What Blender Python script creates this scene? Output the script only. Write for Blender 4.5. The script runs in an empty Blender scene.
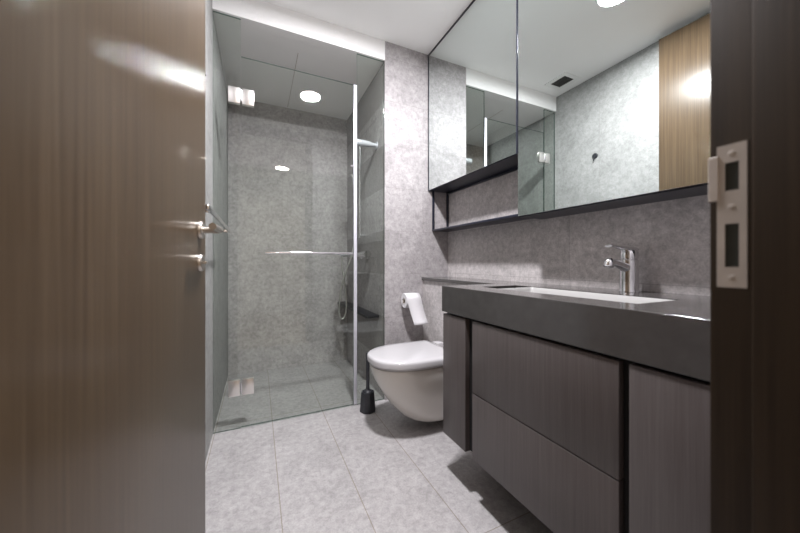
import bpy, bmesh, math
from mathutils import Vector, Matrix
PI = math.pi
scene = bpy.context.scene
C = scene.collection

# ------------------------------------------------------------------ camera
F_PX, YAW = 306.5, 0.4349
cam_d = bpy.data.cameras.new('camera')
cam = bpy.data.objects.new('camera', cam_d)
C.objects.link(cam)
cam.location = (0, 0, 0.95)
cam.rotation_euler = (PI / 2, 0, -YAW)
cam_d.sensor_width = 36.0
cam_d.lens = 36.0 * F_PX / 800.0
cam_d.shift_y = -4.1 / 800.0
cam_d.clip_start = 0.02
cam_d.dof.use_dof = True
cam_d.dof.focus_distance = 1.9
cam_d.dof.aperture_fstop = 2.6
scene.camera = cam

# ------------------------------------------------------------------ world, exposure
w = bpy.data.worlds.new('world')
scene.world = w
w.use_nodes = True
w.node_tree.nodes['Background'].inputs[0].default_value = (1, 1, 1, 1)
w.node_tree.nodes['Background'].inputs[1].default_value = 0.02
vs = scene.view_settings
vs.view_transform = 'Standard'
vs.look = 'None'
vs.exposure = 0.0
vs.gamma = 1.0
vs.use_curve_mapping = False
cy = scene.cycles
cy.max_bounces = 14
cy.diffuse_bounces = 6
cy.glossy_bounces = 6
cy.transparent_max_bounces = 16
cy.transmission_bounces = 8
cy.sample_clamp_indirect = 0.0
cy.caustics_reflective = True
cy.caustics_refractive = True
cy.use_denoising = True
LAMP_ROOM, LAMP_HALL = 70.0, 24.0   # watts of the two ceiling lights
LAMP_COL = (0.975, 0.955, 0.985)

# ------------------------------------------------------------------ room numbers (metres)
XL, XS, XB, XW = -0.225, 0.796, 1.096, 1.313      # shower-side wall, shower return, cistern boxing, vanity wall
XV, XM = 0.768, 1.139                             # vanity front, mirror plane
D, D2, GY = 1.96, 2.94, 1.98                      # far wall, shower back wall, glass line
ZC, ZS = 2.477, 2.345                             # ceiling, lowered shower ceiling
YV, ZT, ZTB = 1.197, 0.8425, 0.7265               # vanity end, worktop top, worktop underside
YF = 0.197                                        # inner face of the door wall
XJ = 0.55                                         # strike-side jamb
XH = -0.262                                       # hinge-side jamb
YH = -0.02                                        # hallway face of the door wall

# ------------------------------------------------------------------ materials
def new_mat(name):
    m = bpy.data.materials.new(name)
    m.use_nodes = True
    nt = m.node_tree
    b = nt.nodes['Principled BSDF']
    return m, nt, b

def nd(nt, kind, **kw):
    n = nt.nodes.new(kind)
    for k, v in kw.items():
        setattr(n, k, v)
    return n

def ramp(nt, fac, stops):
    r = nt.nodes.new('ShaderNodeValToRGB')
    el = r.color_ramp.elements
    while len(el) < len(stops):
        el.new(0.5)
    for e, (p, c) in zip(el, stops):
        e.position = p
        e.color = (c[0], c[1], c[2], 1)
    nt.links.new(fac, r.inputs[0])
    return r.outputs[0]

def noise(nt, vec, scale, detail=6, rough=0.6, dist=0.0):
    n = nt.nodes.new('ShaderNodeTexNoise')
    n.inputs['Scale'].default_value = scale
    n.inputs['Detail'].default_value = detail
    n.inputs['Roughness'].default_value = rough
    n.inputs['Distortion'].default_value = dist
    nt.links.new(vec, n.inputs['Vector'])
    return n.outputs[0]

def mixc(nt, fac, a, b, mode='MIX'):
    m = nt.nodes.new('ShaderNodeMix')
    m.data_type = 'RGBA'
    m.blend_type = mode
    for sock, v in ((m.inputs[0], fac), (m.inputs[6], a), (m.inputs[7], b)):
        if isinstance(v, (int, float)):
            sock.default_value = v
        elif isinstance(v, tuple):
            sock.default_value = (v[0], v[1], v[2], 1)
        else:
            nt.links.new(v, sock)
    return m.outputs[2]

def plain(name, col, rough=0.5, metal=0.0, spec=0.5, vary=0.04, scale=30, coat=0.0):
    m, nt, b = new_mat(name)
    tc = nd(nt, 'ShaderNodeTexCoord')
    f = noise(nt, tc.outputs['Object'], scale, 4)
    lo = tuple(c * (1 - vary) for c in col)
    hi = tuple(min(1, c * (1 + vary)) for c in col)
    nt.links.new(ramp(nt, f, [(0.3, lo), (0.7, hi)]), b.inputs['Base Color'])
    b.inputs['Roughness'].default_value = rough
    b.inputs['Metallic'].default_value = metal
    b.inputs['Specular IOR Level'].default_value = spec
    b.inputs['Coat Weight'].default_value = coat
    return m

def tile(name, col, axes, tw, th, u0, v0, contrast=0.16, rough=0.55, mortar=(0.2, 0.185, 0.18), ms=0.0012, joint=0.6,
         offset=0.5, bump=0.04):
    """stone-look tile; axes = which object coordinates run along and across the courses"""
    m, nt, b = new_mat(name)
    tc = nd(nt, 'ShaderNodeTexCoord')
    sep = nd(nt, 'ShaderNodeSeparateXYZ')
    nt.links.new(tc.outputs['Object'], sep.inputs[0])
    outs = {'X': sep.outputs[0], 'Y': sep.outputs[1], 'Z': sep.outputs[2]}
    comb = nd(nt, 'ShaderNodeCombineXYZ')
    for k, (ax, off) in enumerate(((axes[0], u0), (axes[1], v0))):
        a = nd(nt, 'ShaderNodeMath', operation='SUBTRACT')
        nt.links.new(outs[ax], a.inputs[0])
        a.inputs[1].default_value = off
        nt.links.new(a.outputs[0], comb.inputs[k])
    bt = nd(nt, 'ShaderNodeTexBrick')
    bt.offset = offset
    bt.inputs['Scale'].default_value = 1.0
    bt.inputs['Mortar Size'].default_value = ms
    bt.inputs['Mortar Smooth'].default_value = 0.1
    bt.inputs['Brick Width'].default_value = tw
    bt.inputs['Row Height'].default_value = th
    bt.inputs['Color1'].default_value = (0.93, 0.93, 0.93, 1)
    bt.inputs['Color2'].default_value = (1.03, 1.03, 1.03, 1)
    bt.inputs['Bias'].default_value = 0.0
    nt.links.new(comb.outputs[0], bt.inputs['Vector'])
    n1 = noise(nt, tc.outputs['Object'], 5.0, 9, 0.66, 0.7)
    n2 = noise(nt, tc.outputs['Object'], 38.0, 8, 0.7, 0.4)
    n3 = noise(nt, tc.outputs['Object'], 150.0, 4, 0.6)
    lo = tuple(c * (1 - contrast * 0.65) for c in col)
    hi = tuple(min(0.95, c * (1 + contrast * 0.65)) for c in col)
    c1 = ramp(nt, n1, [(0.30, lo), (0.70, hi)])
    c2 = ramp(nt, n2, [(0.34, (1 - contrast * 1.2,) * 3), (0.66, (1 + contrast * .6,) * 3)])
    c3 = ramp(nt, n3, [(0.34, (1 - contrast * .8,) * 3), (0.64, (1.02,) * 3)])
    base = mixc(nt, 1.0, mixc(nt, 1.0, c1, c2, 'MULTIPLY'), c3, 'MULTIPLY')
    base = mixc(nt, 1.0, base, mixc(nt, bt.outputs['Fac'], bt.outputs['Color'], (1.0, 1.0, 1.0)), 'MULTIPLY')
    jf = nd(nt, 'ShaderNodeMath', operation='MULTIPLY')
    nt.links.new(bt.outputs['Fac'], jf.inputs[0])
    jf.inputs[1].default_value = joint
    nt.links.new(mixc(nt, jf.outputs[0], base, mortar), b.inputs['Base Color'])
    b.inputs['Roughness'].default_value = rough
    bp = nd(nt, 'ShaderNodeBump')
    bp.inputs['Strength'].default_value = bump
    bp.inputs['Distance'].default_value = 0.01
    nt.links.new(n2, bp.inputs['Height'])
    nt.links.new(bp.outputs[0], b.inputs['Normal'])
    return m

def wood(name, dark, light, rough=0.35, scale=60.0, stretch=0.03, spec=0.5):
    m, nt, b = new_mat(name)
    tc = nd(nt, 'ShaderNodeTexCoord')
    mp = nd(nt, 'ShaderNodeMapping')
    mp.inputs['Scale'].default_value = (1, 1, stretch)
    nt.links.new(tc.outputs['Object'], mp.inputs[0])
    a = noise(nt, mp.outputs[0], scale, 5, 0.6)
    mp2 = nd(nt, 'ShaderNodeMapping')
    mp2.inputs['Scale'].default_value = (1, 1, stretch * 0.6)
    nt.links.new(tc.outputs['Object'], mp2.inputs[0])
    c = noise(nt, mp2.outputs[0], scale * 6, 3, 0.6)
    col = ramp(nt, a, [(0.3, dark), (0.72, light)])
    fine = ramp(nt, c, [(0.35, (0.86, 0.86, 0.86)), (0.65, (1.06, 1.06, 1.06))])
    nt.links.new(mixc(nt, 1.0, col, fine, 'MULTIPLY'), b.inputs['Base Color'])
    b.inputs['Roughness'].default_value = rough
    b.inputs['Specular IOR Level'].default_value = spec
    bp = nd(nt, 'ShaderNodeBump')
    bp.inputs['Strength'].default_value = 0.05
    bp.inputs['Distance'].default_value = 0.002
    nt.links.new(c, bp.inputs['Height'])
    nt.links.new(bp.outputs[0], b.inputs['Normal'])
    return m

def glass_mat(name, tint, edge=0.04):
    """clear sheet glass: straight-through tint plus an angle-dependent reflection"""
    m, nt, b = new_mat(name)
    nt.nodes.remove(b)
    out = nt.nodes['Material Output']
    tr = nd(nt, 'ShaderNodeBsdfTransparent')
    tr.inputs[0].default_value = (*tint, 1)
    gl = nd(nt, 'ShaderNodeBsdfGlossy')
    gl.inputs['Roughness'].default_value = 0.0
    gl.inputs['Color'].default_value = (0.96, 1, 0.98, 1)
    lw = nd(nt, 'ShaderNodeLayerWeight')
    lw.inputs[0].default_value = 0.5
    p = nd(nt, 'ShaderNodeMath', operation='POWER')
    nt.links.new(lw.outputs['Facing'], p.inputs[0])
    p.inputs[1].default_value = 5.0
    ma = nd(nt, 'ShaderNodeMath', operation='MULTIPLY_ADD')
    nt.links.new(p.outputs[0], ma.inputs[0])
    ma.inputs[1].default_value = 1.0 - edge
    ma.inputs[2].default_value = edge
    mx = nd(nt, 'ShaderNodeMixShader')
    nt.links.new(ma.outputs[0], mx.inputs[0])
    nt.links.new(tr.outputs[0], mx.inputs[1])
    nt.links.new(gl.outputs[0], mx.inputs[2])
    nt.links.new(mx.outputs[0], out.inputs[0])
    return m

def emit(name, col, strength):
    m, nt, b = new_mat(name)
    b.inputs['Base Color'].default_value = (0.9, 0.9, 0.9, 1)
    b.inputs['Emission Color'].default_value = (*col, 1)
    b.inputs['Emission Strength'].default_value = strength
    return m

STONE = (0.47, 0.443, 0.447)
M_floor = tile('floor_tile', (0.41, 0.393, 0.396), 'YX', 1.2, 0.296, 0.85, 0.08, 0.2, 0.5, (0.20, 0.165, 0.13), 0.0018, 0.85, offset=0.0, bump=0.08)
M_wallX_shade_fill = tile('wall_tile_along_y_shade_fill', (0.575, 0.542, 0.54), 'YZ', 0.6, 0.3, 1.56, 0.57, 0.24)  # same stone as the pier, colour lightened to fill the shade on this side
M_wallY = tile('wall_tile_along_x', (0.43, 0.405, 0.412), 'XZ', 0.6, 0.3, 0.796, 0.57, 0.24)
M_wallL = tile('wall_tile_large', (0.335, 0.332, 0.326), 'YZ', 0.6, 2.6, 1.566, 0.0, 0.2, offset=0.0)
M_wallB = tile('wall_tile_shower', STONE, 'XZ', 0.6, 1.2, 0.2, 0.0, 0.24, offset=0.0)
M_ceil = plain('white_ceiling_paint', (0.87, 0.862, 0.86), 0.85, vary=0.01, scale=3)
M_hall = plain('beige_hall_paint', (0.66, 0.60, 0.53), 0.8, vary=0.02, scale=3)
M_hallfloor = wood('hall_floor_wood', (0.25, 0.18, 0.12), (0.38, 0.29, 0.2), 0.4, 20, 1.0)
M_door = wood('door_veneer', (0.058, 0.038, 0.022), (0.105, 0.072, 0.044), 0.30, 110, 0.014, 0.35)
_nt = M_door.node_tree
_b = _nt.nodes['Principled BSDF']
_cx = nd(_nt, 'ShaderNodeCombineXYZ')
_cx.inputs[2].default_value = 1.0
_nt.links.new(_cx.outputs[0], _b.inputs['Tangent'])
_b.inputs['Anisotropic'].default_value = 0.7
_b.inputs['Anisotropic Rotation'].default_value = 0.25
M_jamb = wood('jamb_veneer', (0.022, 0.014, 0.008), (0.045, 0.030, 0.018), 0.55, 60, 0.02, 0.2)
M_vanity = wood('vanity_veneer', (0.078, 0.065, 0.063), (0.104, 0.089, 0.087), 0.38, 90, 0.02)
M_counter = plain('dark_stone', (0.070, 0.066, 0.0645), 0.14, spec=0.9, vary=0.10, scale=22)
M_black = plain('black_lacquer', (0.012, 0.012, 0.016), 0.4, vary=0.1)
M_gap = plain('black_recess', (0.006, 0.006, 0.007), 0.7, vary=0.1)
M_frame = plain('black_metal', (0.014, 0.016, 0.028), 0.32, 0.0, vary=0.1)
M_plastic = plain('black_plastic', (0.02, 0.021, 0.026), 0.38, vary=0.1)
M_cer = plain('white_ceramic', (0.64, 0.61, 0.575), 0.1, vary=0.01, coat=0.4)
M_lid = plain('white_seat_plastic', (0.49, 0.48, 0.495), 0.16, vary=0.01)
M_chrome = plain('chrome', (0.78, 0.78, 0.80), 0.07, 1.0, vary=0.02)
M_hinge = plain('satin_chrome', (0.80, 0.77, 0.75), 0.28, 1.0, vary=0.02)
M_steel = plain('satin_steel', (0.56, 0.52, 0.48), 0.34, 1.0, vary=0.05)
M_plate = plain('brushed_nickel_plate', (0.52, 0.475, 0.44), 0.6, 0.3, vary=0.06)
M_dark = plain('dark_mortise', (0.03, 0.034, 0.03), 0.7)
M_paper = plain('white_tissue', (0.66, 0.65, 0.67), 0.95, vary=0.02, scale=120)
M_card = plain('grey_card_tube', (0.45, 0.41, 0.36), 0.9)
M_hose = plain('metal_hose', (0.62, 0.62, 0.60), 0.28, 0.9, vary=0.2, scale=400)
M_seal = plain('clear_seal_strip', (0.62, 0.62, 0.68), 0.35, 0.3, vary=0.03)
M_glass = glass_mat('shower_glass', (0.945, 0.965, 0.948))
M_edge = glass_mat('green_glass_edge', (0.30, 0.42, 0.38), 0.1)
M_vent = plain('dark_vent_mesh', (0.05, 0.048, 0.045), 0.8)
M_white = plain('white_metal_trim', (0.8, 0.8, 0.79), 0.45, vary=0.01)
mm, nt_, b_ = new_mat('silver_mirror')
b_.inputs['Base Color'].default_value = (0.775, 0.83, 0.815, 1)
b_.inputs['Metallic'].default_value = 1.0
b_.inputs['Roughness'].default_value = 0.0
M_mirror = mm

# ------------------------------------------------------------------ mesh helpers
def bm_new():
    return bmesh.new()

def box(bm, x0, x1, y0, y1, z0, z1, bev=0.0, seg=2):
    t = bmesh.new()
    bmesh.ops.create_cube(t, size=1.0)
    for v in t.verts:
        v.co = Vector(((x0 + x1) / 2 + v.co.x * (x1 - x0), (y0 + y1) / 2 + v.co.y * (y1 - y0), (z0 + z1) / 2 + v.co.z * (z1 - z0)))
    if bev > 0:
        bmesh.ops.bevel(t, geom=t.edges[:], offset=bev, segments=seg, profile=0.5, affect='EDGES')
    return merge(bm, t)

def merge(bm, t):
    me = bpy.data.meshes.new('tmp')
    t.to_mesh(me)
    t.free()
    bm.from_mesh(me)
    bpy.data.meshes.remove(me)
    return bm

def loft(bm, rings, cap0=True, cap1=True, closed=True):
    vr = [[bm.verts.new(p) for p in r] for r in rings]
    n = len(vr[0])
    for a, b in zip(vr[:-1], vr[1:]):
        for i in range(n if closed else n - 1):
            j = (i + 1) % n
            bm.faces.new((a[i], a[j], b[j], b[i]))
    if cap0:
        bm.faces.new(vr[0][::-1])
    if cap1:
        bm.faces.new(vr[-1])
    return bm

def frame_for(axis):
    a = Vector(axis).normalized()
    u = a.orthogonal().normalized()
    if abs(a.z) > 0.99:
        u = Vector((1, 0, 0))
    return u, a.cross(u).normalized(), a

def lathe(bm, c, axis, prof, n=32, cap0=True, cap1=True):
    """prof: list of (radius, height along axis)"""
    u, v, a = frame_for(axis)
    c = Vector(c)
    rings = [[c + a * h + (u * math.cos(t) + v * math.sin(t)) * r for t in [2 * PI * i / n for i in range(n)]] for r, h in prof]
    return loft(bm, rings, cap0, cap1)

def tube(bm, pts, r, n=10, caps=True):
    pts = [Vector(p) for p in pts]
    rings = []
    u = None
    for i, p in enumerate(pts):
        t = (pts[min(i + 1, len(pts) - 1)] - pts[max(i - 1, 0)]).normalized()
        if u is None:
            u = t.orthogonal().normalized()
        u = (u - t * u.dot(t)).normalized()
        v = t.cross(u)
        rr = r[i] if isinstance(r, (list, tuple)) else r
        rings.append([p + (u * math.cos(k) + v * math.sin(k)) * rr for k in [2 * PI * q / n for q in range(n)]])
    return loft(bm, rings, caps, caps)

def smooth_path(pts, k=8):
    pts = [Vector(p) for p in pts]
    out = []
    for i in range(len(pts) - 1):
        p0, p1, p2, p3 = pts[max(i - 1, 0)], pts[i], pts[i + 1], pts[min(i + 2, len(pts) - 1)]
        for j in range(k):
            t = j / k
            out.append(0.5 * ((2 * p1) + (p2 - p0) * t + (2 * p0 - 5 * p1 + 4 * p2 - p3) * t * t + (3 * p1 - p0 - 3 * p2 + p3) * t ** 3))
    out.append(pts[-1])
    return out

# ------------------------------------------------------------------ object helpers
ORIGIN = {}

def thing(name, label, cat, loc, group=None, rotz=0.0, local=False):
    o = bpy.data.objects.new(name, None)
    C.objects.link(o)
    o.empty_display_size = 0.05
    o.location = loc
    o.rotation_euler = (0, 0, rotz)
    o['label'] = label
    o['category'] = cat
    if group:
        o['group'] = group
    ORIGIN[o.name] = Vector((0, 0, 0)) if local else Vector(loc)
    return o

def obj(name, bm, mat, parent=None, label=None, smooth=40):
    bmesh.ops.recalc_face_normals(bm, faces=bm.faces[:])
    root = parent
    while root is not None and root.parent is not None:
        root = root.parent
    if root is not None:
        off = ORIGIN.get(root.name, Vector((0, 0, 0)))
        for v in bm.verts:
            v.co -= off
    me = bpy.data.meshes.new(name)
    bm.to_mesh(me)
    bm.free()
    me.materials.append(mat)
    if smooth:
        for p in me.polygons:
            p.use_smooth = True
        me.set_sharp_from_angle(angle=math.radians(smooth))
    o = bpy.data.objects.new(name, me)
    C.objects.link(o)
    if parent is not None:
        o.parent = parent
    if label:
        o['label'] = label
    return o

def tag(o, label, cat, group=None):
    o['label'] = label
    o['category'] = cat
    if group:
        o['group'] = group
    return o

def struct(name, bm, mat, label, cat, parent=None):
    o = obj(name, bm, mat, parent, smooth=0)
    o['label'] = label
    o['category'] = cat
    o['kind'] = 'structure'
    return o

def B(*a, **k):
    return box(bm_new(), *a, **k)

# ================================================================== SETTING
T = 0.12
struct('floor', B(XL - T, XW + T, YF, D2 + T, -0.1, 0.0), M_floor, 'pale grey stone-look tiled bathroom floor with thin beige joints', 'floor')
struct('ceiling', B(XL - T, XW + T, YF, D2 + T, ZC, ZC + 0.1), M_ceil, 'flat white painted ceiling over the bathroom', 'ceiling')
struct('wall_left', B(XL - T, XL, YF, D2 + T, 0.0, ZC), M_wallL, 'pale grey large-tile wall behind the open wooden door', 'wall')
struct('wall_right', B(XW, XW + T, YF, D2 + T, 0.0, ZC), M_wallX_shade_fill, 'grey tiled wall behind the basin tap and mirror cabinet', 'wall')
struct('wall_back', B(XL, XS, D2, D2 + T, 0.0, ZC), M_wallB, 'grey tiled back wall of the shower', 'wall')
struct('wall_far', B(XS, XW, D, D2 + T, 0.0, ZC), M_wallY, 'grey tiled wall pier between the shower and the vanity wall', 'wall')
sof = struct('ceiling_shower', B(XL, XS, D, D2, ZS, ZC), M_ceil, 'lowered white ceiling box over the shower', 'ceiling')
bm = bm_new()
box(bm, 0.243, 0.246, GY + 0.16, D2 - 0.02, ZS - 0.0015, ZS + 0.001)
obj('panel_joint', bm, M_card, sof, 'thin shadow joint of ceiling panel', smooth=0)
struct('wall_cistern', B(XB, XW, YV - 0.01, D, 0.0, 0.822), M_wallX_shade_fill, 'low tiled cistern boxing that carries the wall-hung toilet', 'wall')

# door wall with the opening the photograph is taken through
bm = bm_new()
box(bm, XJ + 0.03, XW + T, YH, YF, 0.0, ZC)
box(bm, XH - 0.5, XH - 0.03, YH, YF, 0.0, ZC)
box(bm, XH - 0.03, XJ + 0.03, YH, YF, 2.455, ZC)
struct('wall_front', bm, M_wallY, 'grey tiled wall around the bathroom doorway', 'wall')

# hallway outside, seen mirrored in the shower glass
struct('floor_hallway', B(-1.0, 1.7, -2.4, YF, -0.1, -0.001), M_hallfloor, 'brown wooden hallway floor outside the door', 'floor')
struct('ceiling_hallway', B(-1.0, 1.7, -2.4, YH, ZC, ZC + 0.1), M_ceil, 'white hallway ceiling outside the door', 'ceiling')
bm = bm_new()
box(bm, -1.1, -1.0, -2.4, YH, 0, ZC)
box(bm, 1.7, 1.8, -2.4, YH, 0, ZC)
box(bm, -1.1, 1.8, -2.5, -2.4, 0, ZC)
struct('wall_hallway', bm, M_hall, 'plain beige painted hallway wall outside the door', 'wall')

# door frame with the strike plate
fr = thing('trim_1', 'dark brown wooden door jamb with nickel strike plate', 'door frame', (XJ, YF, 0))
fr['kind'] = 'structure'
bm = bm_new()
box(bm, XJ, XJ + 0.045, YH - 0.012, YF + 0.001, 0.0, 2.455, 0.002)
obj('jamb', bm, M_jamb, fr)
bm = bm_new()
box(bm, XJ - 0.010, XJ + 0.002, YH - 0.012, YF - 0.0405, 0.0, 2.452, 0.002)
obj('door_stop', bm, M_jamb, fr)
bm = bm_new()
box(bm, XH - 0.045, XH, YH - 0.012, YF + 0.001, 0.0, 2.455, 0.002)
obj('jamb', bm, M_jamb, fr)
bm = bm_new()
box(bm, XH, XJ, YH - 0.012, YF + 0.001, 2.44, 2.455)
obj('head', bm, M_jamb, fr)

def plate_with_holes(bm, x0, x1, ys, zs, holes):
    """grid plate in YZ with the listed (iy, iz) cells left open"""
    for i in range(len(ys) - 1):
        for k in range(len(zs) - 1):
            if (i, k) in holes:
                continue
            box(bm, x0, x1, ys[i], ys[i + 1], zs[k], zs[k + 1])
    return bm
yA, yB = YF - 0.0345, YF - 0.007
ys = [yA, yA + 0.007, yA + 0.020, yB]
zs = [0.918, 0.944, 0.9995, 1.042, 1.078, 1.101]
bm = plate_with_holes(bm_new(), XJ - 0.0025, XJ + 0.0005, ys, zs, {(1, 1), (1, 3)})
box(bm, XJ - 0.0035, XJ - 0.0005, yB - 0.002, YF + 0.0015, 1.030, 1.089, 0.001)
bmesh.ops.remove_doubles(bm, verts=bm.verts[:], dist=1e-5)
sp = obj('strike_plate', bm, M_plate, fr, 'nickel strike plate with two keeps', smooth=0)
for z0, z1 in ((0.944, 0.9995), (1.042, 1.078)):
    obj('keep_hole', B(XJ - 0.0008, XJ + 0.0004, yA + 0.007, yA + 0.020, z0, z1), M_dark, sp, 'dark latch opening')
for z in (0.931, 1.021, 1.0895):
    bm = lathe(bm_new(), (XJ - 0.002, yA + 0.0135, z), (-1, 0, 0), [(0.0036, 0), (0.0036, 0.0006), (0.0028, 0.0008)], 16)
    obj('screw', bm, M_plate, sp, 'countersunk screw head')

# door leaf, swung into the room against the shower-side wall
HX, HY = -0.215, 0.27
ang = -math.atan2(0.067, 0.856)
dr = thing('door_1', 'brown wood-veneer bathroom door standing open with lever handle', 'door', (HX, HY, 0), rotz=ang, local=True)
dr['kind'] = 'structure'
obj('door_leaf', B(-0.042, 0.0, 0.0, 0.859, 0.008, 2.436, 0.0015), M_door, dr)
hd = obj('door_handle', lathe(bm_new(), (0, 0.79, 1.045), (1, 0, 0), [(0.026, 0), (0.026, 0.006), (0.024, 0.009), (0.012, 0.0095)], 32), M_steel, dr, 'satin steel lever handle')
bm = tube(bm_new(), smooth_path([(0.006, 0.79, 1.045), (0.035, 0.79, 1.045), (0.048, 0.787, 1.045), (0.054, 0.775, 1.045), (0.055, 0.72, 1.045), (0.055, 0.675, 1.045)], 6), 0.0095, 16)
obj('lever', bm, M_steel, hd)
tt = obj('thumb_turn', lathe(bm_new(), (0, 0.79, 0.95), (1, 0, 0), [(0.026, 0), (0.026, 0.006), (0.024, 0.009), (0.012, 0.0095)], 32), M_steel, dr, 'round steel thumb turn lock')
obj('turn_knob', B(0.008, 0.019, 0.780, 0.800, 0.946, 0.954, 0.002), M_steel, tt)

# ================================================================== LIGHTS OF THE PLACE
def downlight(name, x, y, z, r, power, spread, label, col):
    t = thing(name, label, 'light', (x, y, z))
    obj('trim_ring', lathe(bm_new(), (x, y, z), (0, 0, -1), [(r, -0.001), (r, 0.008), (r + 0.004, 0.009), (r + 0.014, 0.004), (r + 0.015, -0.001)], 48, False, False), M_white, t, 'white rim')
    obj('diffuser', lathe(bm_new(), (x, y, z), (0, 0, -1), [(r - 0.0005, 0.0015), (r - 0.0005, 0.004)], 48), emit('lit_' + name, col, 9.0), t, 'glowing disc')
    ld = bpy.data.lights.new('lamp', 'AREA')
    ld.shape = 'DISK'
    ld.size = 2 * r - 0.004
    ld.energy = power
    ld.color = col
    ld.spread = math.radians(spread)
    lo = bpy.data.objects.new('lamp', ld)
    C.objects.link(lo)
    lo.parent = t
    lo.location = (0, 0, -0.006)
    return t
downlight('ceiling_light', 0.440, 1.06, ZC, 0.082, LAMP_ROOM, 180, 'round lit ceiling downlight in the main ceiling, seen in the mirror', LAMP_COL)
downlight('ceiling_light', 0.36, -1.35, ZC, 0.10, LAMP_HALL, 165, 'round hallway ceiling light mirrored in the shower glass', (1.0, 0.92, 0.84))

# ================================================================== VANITY
vt = thing('vanity_cabinet', 'dark brown wall-hung vanity cabinet with drawers under the stone worktop', 'cabinet', (XV + 0.25, 0.7, 0.172))
ZB, ZD = 0.172, 0.7165
xf = XV + 0.004
obj('carcass', B(xf + 0.022, XW - 0.003, YF + 0.006, YV - 0.006, ZB + 0.004, ZTB - 0.004), M_gap, vt, 'black recessed carcass')
obj('end_panel', B(xf, XW - 0.003, 1.027, YV - 0.005, ZB, ZD, 0.0012), M_vanity, vt)
zs_ = 0.4331
for z0, z1 in ((zs_ + 0.002, ZD), (ZB, zs_ - 0.002)):
    bm = B(xf, xf + 0.021, 0.438, 0.982, z0, z1, 0.0012)
    obj('drawer', bm, M_vanity, vt)
obj('door', B(xf, xf + 0.021, YF + 0.005, 0.416, ZB, ZD, 0.0012), M_vanity, vt)

# worktop with a sunk opening
OX0, OX1, OY0, OY1, OYS = 0.895, 1.10, 0.462, 1.075, 0.985
bm = bm_new()
box(bm, XV, OX0, YF + 0.002, YV, ZTB, ZT, 0.0)
box(bm, OX1, XW, YF + 0.002, YV, ZTB, ZT)
box(bm, OX0, OX1, YF + 0.002, OY0, ZTB, ZT)
box(bm, OX0, OX1, OY1, YV, ZTB, ZT)
box(bm, OX0, OX1, OYS, OY1, ZTB, ZT - 0.03)
bmesh.ops.remove_doubles(bm, verts=bm.verts[:], dist=1e-5)
ct = tag(obj('vanity_worktop', bm, M_counter, smooth=0), 'thick dark grey stone worktop lying on the brown vanity', 'worktop')
md = ct.modifiers.new('edge', 'BEVEL')
md.width = 0.0012
md.segments = 2
md.limit_method = 'ANGLE'

# basin: open shell sunk in the worktop
bm = bm_new()
def rrect(x0, x1, y0, y1, z, r, n=6):
    pts = []
    for cx, cy_, a0 in ((x1 - r, y1 - r, 0), (x0 + r, y1 - r, PI / 2), (x0 + r, y0 + r, PI), (x1 - r, y0 + r, 1.5 * PI)):
        for k in range(n + 1):
            a = a0 + PI / 2 * k / n
            pts.append(Vector((cx + r * math.cos(a), cy_ + r * math.sin(a), z)))
    return pts
e = 0.0008
R_ = [rrect(OX0 + e, OX1 - e, OY0 + e, OYS - e, ZT - 0.002, 0.010),
      rrect(OX0 + e + .005, OX1 - e - .005, OY0 + e + .005, OYS - e - .005, ZT - 0.0025, 0.010),
      rrect(OX0 + .010, OX1 - .010, OY0 + .010, OYS - .010, ZT - 0.012, 0.016),
      rrect(OX0 + .018, OX1 - .018, OY0 + .018, OYS - .018, ZT - 0.085, 0.025),
      rrect(OX0 + .035, OX1 - .035, OY0 + .040, OYS - .040, ZT - 0.100, 0.03)]
loft(bm, R_, False, True)
M_basin = plain('white_basin_glaze', (0.42, 0.415, 0.41), 0.15, vary=0.01)
bs = tag(obj('wash_basin', bm, M_basin), 'white rectangular basin sunk into the dark stone worktop', 'basin')
bs.modifiers.new('thick', 'SOLIDIFY').thickness = -0.0006
bm = lathe(bm_new(), ((OX0 + OX1) / 2, 0.70, ZT - 0.1), (0, 0, 1), [(0.03, 0), (0.03, 0.003), (0.022, 0.005)], 24)
obj('drain', bm, M_chrome, bs)

# black ledge on the cistern boxing
lg = tag(obj('stone_ledge', B(XB - 0.012, XW, YV + 0.001, D - 0.0005, 0.8222, ZT, 0.0015), M_counter, smooth=0),
         'thin dark stone ledge on the tiled boxing behind the toilet', 'ledge')

# mixer tap
FX, FY = 1.240, 0.668
ft = thing('basin_tap', 'chrome single-lever mixer tap on the dark stone worktop', 'tap', (FX, FY, ZT))
obj('body', lathe(bm_new(), (FX, FY, ZT), (0, 0, 1), [(0.032, 0), (0.032, 0.004), (0.030, 0.008), (0.0295, 0.05), (0.029, 0.116), (0.0262, 0.118), (0.0262, 0.121), (0.029, 0.123), (0.0287, 0.146), (0.025, 0.152)], 32), M_chrome, ft)
sx = FX
sp_path = smooth_path([(FX - 0.005, FY, ZT + 0.084), (FX - 0.05, FY, ZT + 0.096), (FX - 0.09, FY, ZT + 0.104), (FX - 0.118, FY, ZT + 0.106)], 6)
spout = obj('spout', tube(bm_new(), sp_path, [0.018 - 0.005 * i / (len(sp_path) - 1) for i in range(len(sp_path))], 20), M_chrome, ft)
obj('aerator', lathe(bm_new(), (FX - 0.118, FY, ZT + 0.106), (-0.35, 0, -0.94), [(0.0, -0.017), (0.010, -0.015), (0.016, -0.007), (0.0175, 0.003), (0.016, 0.014), (0.012, 0.017)], 24), M_chrome, spout)
bm = bm_new()
prof = []
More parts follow.
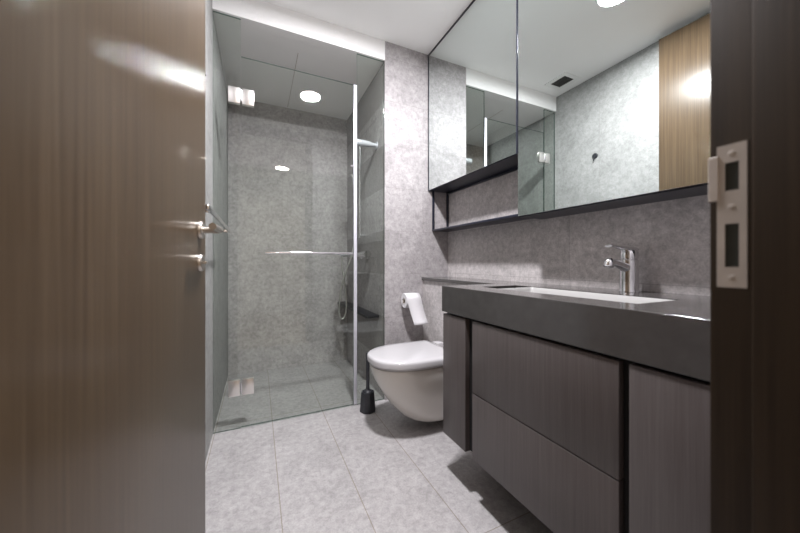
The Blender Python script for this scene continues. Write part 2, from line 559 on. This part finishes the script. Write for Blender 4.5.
for x, zc, hw, th in ((0.027, 0.155, 0.020, 0.009), (0.0, 0.156, 0.027, 0.011), (-0.03, 0.158, 0.024, 0.010), (-0.06, 0.161, 0.018, 0.007), (-0.10, 0.164, 0.016, 0.0055), (-0.122, 0.165, 0.013, 0.004)):
    prof.append([Vector((FX + x, FY + hw * math.cos(a) * (1 if abs(math.cos(a)) < .7 else 1), ZT + zc + th * math.sin(a))) for a in [2 * PI * q / 20 for q in range(20)]])
loft(bm, prof)
obj('lever', bm, M_chrome, ft)

# ================================================================== MIRROR CABINET
mc = thing('mirror_cabinet', 'mirror-fronted wall cabinet with open black shelf above the basin', 'mirror cabinet', (XW, 1.0, 1.17))
YM, ZM, ZMB = 1.106, 1.476, 1.1725
G_ = 0.0005
yend = D - G_
bm = bm_new()
box(bm, XM + 0.006, XW - G_, YM, yend, ZM, ZC - G_)
box(bm, XM + 0.006, XW - G_, YF + 0.003, YM, ZMB + 0.008, ZC - G_)
obj('cabinet_body', bm, M_frame, mc, smooth=0)
bm = bm_new()
box(bm, XM + 0.012, XW - G_, YF + 0.003, YM, ZMB - 0.004, ZMB + 0.008)
obj('bottom_board', bm, M_frame, mc, smooth=0)
obj('mirror_door', B(XM, XM + 0.006, YM + 0.005, yend - 0.010, ZM + 0.003, ZC - 0.016, 0.0008), M_mirror, mc, smooth=0)
obj('mirror_door', B(XM, XM + 0.006, YF + 0.006, YM - 0.005, ZMB, ZC - 0.016, 0.0008), M_mirror, mc, smooth=0)
bm = bm_new()
box(bm, XM - 0.002, XM + 0.006, yend - 0.009, yend, ZM, ZC - G_)
box(bm, XM - 0.002, XM + 0.006, YF + 0.004, yend - 0.009, ZC - 0.014, ZC - G_)
box(bm, XM - 0.003, XM + 0.006, YM - 0.004, YM + 0.004, ZM, ZC - 0.014)
obj('mirror_frame', bm, M_frame, mc, smooth=0)
sh = obj('shelf_board', B(1.172, XW - G_, YM, yend, 1.180, 1.192, 0.001), M_frame, mc, 'black open shelf board')
for x in (1.172, XW - 0.016):
    obj('post', B(x, x + 0.013, yend - 0.013, yend, 1.191, ZM, 0.0008), M_frame, sh, 'slim black square post')
obj('rear_rail', B(XW - 0.016, XW - 0.003, YM, yend - 0.013, ZM - 0.014, ZM, 0.0008), M_frame, sh)

# ================================================================== TOILET
TY = 1.59
def dring(xf_, xb, wy, z, n=28, p=2.35, sq=0.55):
    """D-shaped outline: rounded nose towards the room, flat end at xb"""
    xf_ += 0.010
    L = xb - xf_
    xs_ = xf_ + L * sq
    pts = []
    for i in range(n + 1):
        a = -PI / 2 + PI * i / n
        ca, sa = math.cos(a), math.sin(a)
        px = xs_ - (xs_ - xf_) * (abs(ca) ** (2 / p))
        py = wy * math.copysign(abs(sa) ** (2 / p), sa)
        pts.append(Vector((px, TY - py, z)))
    pts.append(Vector((xb - 0.03, TY - wy, z)))
    pts.append(Vector((xb, TY - wy * 0.93, z)))
    pts.append(Vector((xb, TY + wy * 0.93, z)))
    pts.append(Vector((xb - 0.03, TY + wy, z)))
    return pts
tl = thing('toilet', 'white wall-hung toilet with closed lid beside the vanity', 'toilet', (0.85, TY, 0.0))
xb = XB - 0.0006
lv = [(0.383, 0.566, 0.178), (0.380, 0.558, 0.184), (0.36, 0.560, 0.187), (0.335, 0.566, 0.186), (0.30, 0.580, 0.181), (0.26, 0.600, 0.172),
      (0.215, 0.628, 0.160), (0.17, 0.660, 0.148), (0.13, 0.694, 0.137), (0.095, 0.728, 0.127), (0.068, 0.765, 0.117), (0.050, 0.800, 0.105), (0.042, 0.835, 0.090)]
bm = loft(bm_new(), [dring(x, xb, w_, z) for z, x, w_ in lv])
obj('bowl', bm, M_cer, tl, smooth=60)
bm = loft(bm_new(), [dring(x, 1.03, w_, z) for z, x, w_ in ((0.385, 0.562, 0.182), (0.387, 0.556, 0.187), (0.396, 0.556, 0.187), (0.3975, 0.560, 0.184))])
obj('seat', bm, M_lid, tl, smooth=60)
bm = loft(bm_new(), [dring(x, xbk, w_, z) for z, x, xbk, w_ in ((0.3985, 0.553, 1.02, 0.189), (0.400, 0.546, 1.022, 0.195), (0.422, 0.545, 1.022, 0.196),
                     (0.430, 0.548, 1.020, 0.193), (0.4345, 0.556, 1.015, 0.186), (0.4365, 0.59, 0.99, 0.155), (0.437, 0.66, 0.95, 0.09))])
obj('lid', bm, M_lid, tl, smooth=60)
for s in (-1, 1):
    obj('hinge', B(1.032, 1.088, TY + s * 0.105 - 0.03, TY + s * 0.105 + 0.03, 0.384, 0.436, 0.006), M_lid, tl, 'white hinge cover')

# toilet brush
BX, BY = 0.640, 1.868
tb = thing('toilet_brush', 'black toilet brush in tapered holder on the floor by the shower glass', 'toilet brush', (BX, BY, 0))
obj('holder', lathe(bm_new(), (BX, BY, 0), (0, 0, 1), [(0.050, 0.0), (0.053, 0.004), (0.051, 0.03), (0.044, 0.118), (0.042, 0.124), (0.036, 0.124), (0.034, 0.118)], 8), M_plastic, tb, smooth=30)
obj('handle', lathe(bm_new(), (BX, BY, 0.115), (0, 0, 1), [(0.030, 0), (0.028, 0.010), (0.013, 0.02), (0.0105, 0.05), (0.0115, 0.18), (0.012, 0.25), (0.009, 0.258)], 20), M_plastic, tb)

# paper holder and roll on the far wall
RX0, RX1, RY, RZ, RR = 0.912, 1.022, 1.900, 0.687, 0.050
ph = thing('paper_holder', 'chrome toilet paper holder arm on the grey tiled pier', 'paper holder', (1.045, D, RZ))
bm = lathe(bm_new(), (1.052, D, RZ + 0.022), (0, -1, 0), [(0.022, 0.0004), (0.022, 0.006), (0.008, 0.007)], 24)
obj('wall_rose', bm, M_chrome, ph)
bm = tube(bm_new(), smooth_path([(1.052, D - 0.004, RZ + 0.022), (1.052, D - 0.035, RZ + 0.022), (1.050, RY + 0.004, RZ + 0.018), (1.042, RY, RZ + 0.013), (1.02, RY, RZ + 0.012), (RX0 - 0.01, RY, RZ + 0.012)], 6), 0.006, 12)
obj('arm', bm, M_chrome, ph)
rl = thing('toilet_paper_roll', 'white toilet paper roll with a loose hanging sheet', 'toilet paper', (0.967, RY, RZ - RR))
u = []
bm = bm_new()
n = 40
def ringx(x, r):
    return [Vector((x, RY + r * math.cos(a), RZ + r * math.sin(a))) for a in [2 * PI * q / n for q in range(n)]]
loft(bm, [ringx(RX0, 0.021), ringx(RX0, RR - .002), ringx(RX0 + .002, RR), ringx(RX1 - .002, RR), ringx(RX1, RR - .002), ringx(RX1, 0.021), ringx(RX0, 0.021)], False, False)
obj('roll', bm, M_paper, rl)
bm = bm_new()
loft(bm, [ringx(RX0 - .0005, 0.0208), ringx(RX0 - .0005, 0.0196), ringx(RX1 + .0005, 0.0196), ringx(RX1 + .0005, 0.0208), ringx(RX0 - .0005, 0.0208)], False, False)
obj('card_tube', bm, M_card, rl)
# hanging sheet: follows the roll then falls free, curling towards the room
bm = bm_new()
path = []
for k in range(9):
    a = PI * 0.5 + (PI * 0.40) * k / 8
    path.append((0.0, RY + (RR + 0.0012) * math.cos(a), RZ + (RR + 0.0012) * math.sin(a)))
lx, ly, lz = path[-1]
for k in range(1, 13):
    s = k / 12
    path.append((0.035 * s, ly - 0.012 * s - 0.028 * s * s, lz - 0.172 * s))
g = []
for px, py, pz in path:
    g.append([bm.verts.new((RX0 + 0.002 + px, py, pz)), bm.verts.new(((RX0 + RX1) / 2 + px, py - 0.0015 * (pz < lz), pz)), bm.verts.new((RX1 - 0.002 + px, py, pz))])
for a, b in zip(g[:-1], g[1:]):
    for i in range(2):
        bm.faces.new((a[i], a[i + 1], b[i + 1], b[i]))
sheet = obj('loose_sheet', bm, M_paper, rl, 'sheet end hanging off the roll')
sheet.modifiers.new('thick', 'SOLIDIFY').thickness = 0.0008

# ================================================================== SHOWER GLASS
se = thing('shower_screen', 'frameless glass shower screen with hinged door', 'shower screen', (0.28, GY, 0))
def pane(name, x0, x1, z0, z1, label, parent=se):
    p = obj(name, B(x0, x1, GY - 0.005, GY + 0.005, z0, z1, 0.0), M_glass, parent, label, smooth=0)
    me = p.data
    me.materials.append(M_edge)
    for f in me.polygons:
        if abs(f.normal.y) < 0.5:
            f.material_index = 1
    return p
XD0, XD1, ZDT = -0.085, 0.578, 2.13
pane('fixed_pane', XL + 0.001, XD0 - 0.003, 0.001, ZS - 0.001, 'narrow full-height fixed pane by the side wall')
pane('fixed_pane', XD1 + 0.024, XS - 0.001, 0.001, ZS - 0.001, 'narrow full-height fixed pane beside the tiled pier')
gd = pane('glass_door', XD0, XD1, 0.006, ZDT, 'hinged glass door')
obj('seal_strip', B(XD1 + 0.0005, XD1 + 0.0225, GY - 0.009, GY + 0.009, 0.006, ZDT, 0.002), M_seal, gd, 'pale vertical seal on the closing edge')
for z in (0.235, 1.90):
    h_ = obj('hinge', B(XD0 - 0.066, XD0 - 0.006, GY - 0.013, GY + 0.013, z - 0.045, z + 0.045, 0.002), M_hinge, se, 'square chrome glass hinge')
    obj('hinge_leaf', B(XD0 + 0.004, XD0 + 0.066, GY - 0.013, GY + 0.013, z - 0.045, z + 0.045, 0.002), M_hinge, h_)
    obj('knuckle', lathe(bm_new(), (XD0 - 0.001, GY - 0.013, z - 0.03), (0, 0, 1), [(0.006, 0), (0.006, 0.06)], 16), M_chrome, h_)
# horizontal bar on the outside of the door
bar_z, by = 1.008, GY - 0.045
tbm = tube(bm_new(), [(0.04, by, bar_z), (0.56, by, bar_z)], 0.0085, 16)
tbar = obj('towel_bar', tbm, M_chrome, gd, 'slim horizontal chrome bar')
for x in (0.06, 0.50):
    obj('stand_off', tube(bm_new(), [(x, by, bar_z), (x, GY - 0.005, bar_z)], 0.007, 12), M_chrome, tbar)
obj('stud', lathe(bm_new(), (XD1 - 0.014, GY - 0.005, 1.585), (0, -1, 0), [(0.008, 0), (0.008, 0.012), (0.006, 0.014)], 16), M_chrome, gd)

# ================================================================== SHOWER FITTINGS
sm = thing('shower_set', 'chrome shower mixer with riser rail and hanging hose on the shower side wall', 'shower', (0.74, 2.45, 1.0))
mx_, mz = 0.742, 1.012
obj('mixer_body', tube(bm_new(), [(mx_, 2.22, mz), (mx_, 2.56, mz)], 0.021, 24), M_chrome, sm)
for y0, y1 in ((2.165, 2.222), (2.558, 2.615)):
    obj('control_knob', tube(bm_new(), [(mx_, y0, mz), (mx_, y1, mz)], 0.027, 20), M_chrome, sm)
for y in (2.31, 2.47):
    obj('wall_union', lathe(bm_new(), (XS, y, mz), (-1, 0, 0), [(0.033, 0.0004), (0.033, 0.006), (0.016, 0.008), (0.016, 0.05)], 24), M_chrome, sm)
hdl = obj('outlet_arm', tube(bm_new(), [(mx_, 2.43, mz), (0.60, 2.43, mz - 0.004)], 0.012, 16), M_chrome, sm, 'chrome arm the hose hangs from')
hp = smooth_path([(0.615, 2.43, mz - 0.012), (0.616, 2.43, 0.92), (0.636, 2.43, 0.78), (0.650, 2.43, 0.64), (0.648, 2.43, 0.55), (0.628, 2.43, 0.50), (0.603, 2.43, 0.51), (0.592, 2.43, 0.58), (0.606, 2.43, 0.72), (0.640, 2.42, 0.86), (0.700, 2.41, 1.05), (0.725, 2.40, 1.30), (0.722, 2.40, 1.48)], 8)
obj('hose', tube(bm_new(), hp, 0.0065, 10), M_hose, sm, 'pale flexible hose in a loop')
obj('rail', tube(bm_new(), [(0.755, 2.40, 1.15), (0.755, 2.40, 1.95)], 0.009, 16), M_chrome, sm)
for z in (1.17, 1.93):
    obj('bracket', tube(bm_new(), [(0.755, 2.40, z), (XS - 0.0004, 2.40, z)], 0.011, 14), M_chrome, sm)
obj('hand_shower', tube(bm_new(), smooth_path([(0.722, 2.40, 1.48), (0.712, 2.40, 1.55), (0.70, 2.40, 1.63), (0.685, 2.40, 1.66)], 5), 0.012, 14), M_chrome, sm)
# head on the side wall
hs = thing('fixed_shower', 'tapered chrome overhead shower reaching out from the shower side wall', 'shower head', (XS, 2.12, 1.81))
obj('spray_head', lathe(bm_new(), (XS, 2.12, 1.81), (-1, 0, 0), [(0.020, 0.05), (0.023, 0.08), (0.024, 0.118), (0.021, 0.120), (0.024, 0.123), (0.025, 0.165), (0.022, 0.17)], 28), M_seal, hs)
obj('wall_arm', lathe(bm_new(), (XS, 2.12, 1.81), (-1, 0, 0), [(0.028, 0.0004), (0.028, 0.006), (0.014, 0.008), (0.017, 0.052)], 24), M_seal, hs)
# black shelf
tag(obj('corner_shelf', B(0.70, XS - 0.0004, 2.07, D2 - 0.0005, 0.552, 0.570, 0.002), M_black), 'black shelf slab low on the shower side wall', 'shelf')

# ================================================================== SIDE-WALL FITTINGS
tr_ = thing('towel_rail', 'chrome towel rail on the pale side wall behind the door handle', 'towel rail', (XL, 1.55, 1.125))
obj('bar', B(-0.149, -0.138, 1.131, 1.955, 1.117, 1.133, 0.002), M_chrome, tr_)
for y in (1.20, 1.944):
    obj('bracket', B(XL + 0.0005, -0.139, y, y + 0.011, 1.117, 1.133, 0.002), M_chrome, tr_)
rh = thing('robe_hook', 'small round black robe hook on the pale side wall, seen in the mirror', 'hook', (XL, 1.60, 1.82))
obj('wall_disc', lathe(bm_new(), (XL, 1.60, 1.82), (1, 0, 0), [(0.022, 0.0004), (0.022, 0.007), (0.020, 0.009)], 28), M_plastic, rh)
obj('peg', tube(bm_new(), [(XL + 0.008, 1.60, 1.815), (XL + 0.011, 1.605, 1.790), (XL + 0.013, 1.607, 1.782)], 0.004, 12), M_plastic, rh)

# ceiling exhaust vent
vx0, vx1, vy0, vy1 = -0.105, 0.008, 1.700, 1.835
vn = thing('ceiling_vent', 'small dark exhaust vent in the white ceiling, seen in the mirror', 'vent', ((vx0 + vx1) / 2, (vy0 + vy1) / 2, ZC))
bm = bm_new()
o_ = 0.035
for a in ((vx0 - o_, vx0, vy0 - o_, vy1 + o_), (vx1, vx1 + o_, vy0 - o_, vy1 + o_), (vx0, vx1, vy0 - o_, vy0), (vx0, vx1, vy1, vy1 + o_)):
    box(bm, a[0], a[1], a[2], a[3], ZC - 0.006, ZC - 0.0003)
bmesh.ops.remove_doubles(bm, verts=bm.verts[:], dist=1e-5)
obj('vent_frame', bm, M_white, vn, 'white frame', smooth=0)
obj('vent_backing', B(vx0, vx1, vy0, vy1, ZC - 0.0015, ZC - 0.0003), M_vent, vn, smooth=0)
bm = bm_new()
for k in range(9):
    y = vy0 + (vy1 - vy0) * (k + 0.5) / 9
    box(bm, vx0, vx1, y - 0.003, y + 0.003, ZC - 0.005, ZC - 0.0015)
obj('vent_grille', bm, M_vent, vn, 'dark slatted grille', smooth=0)
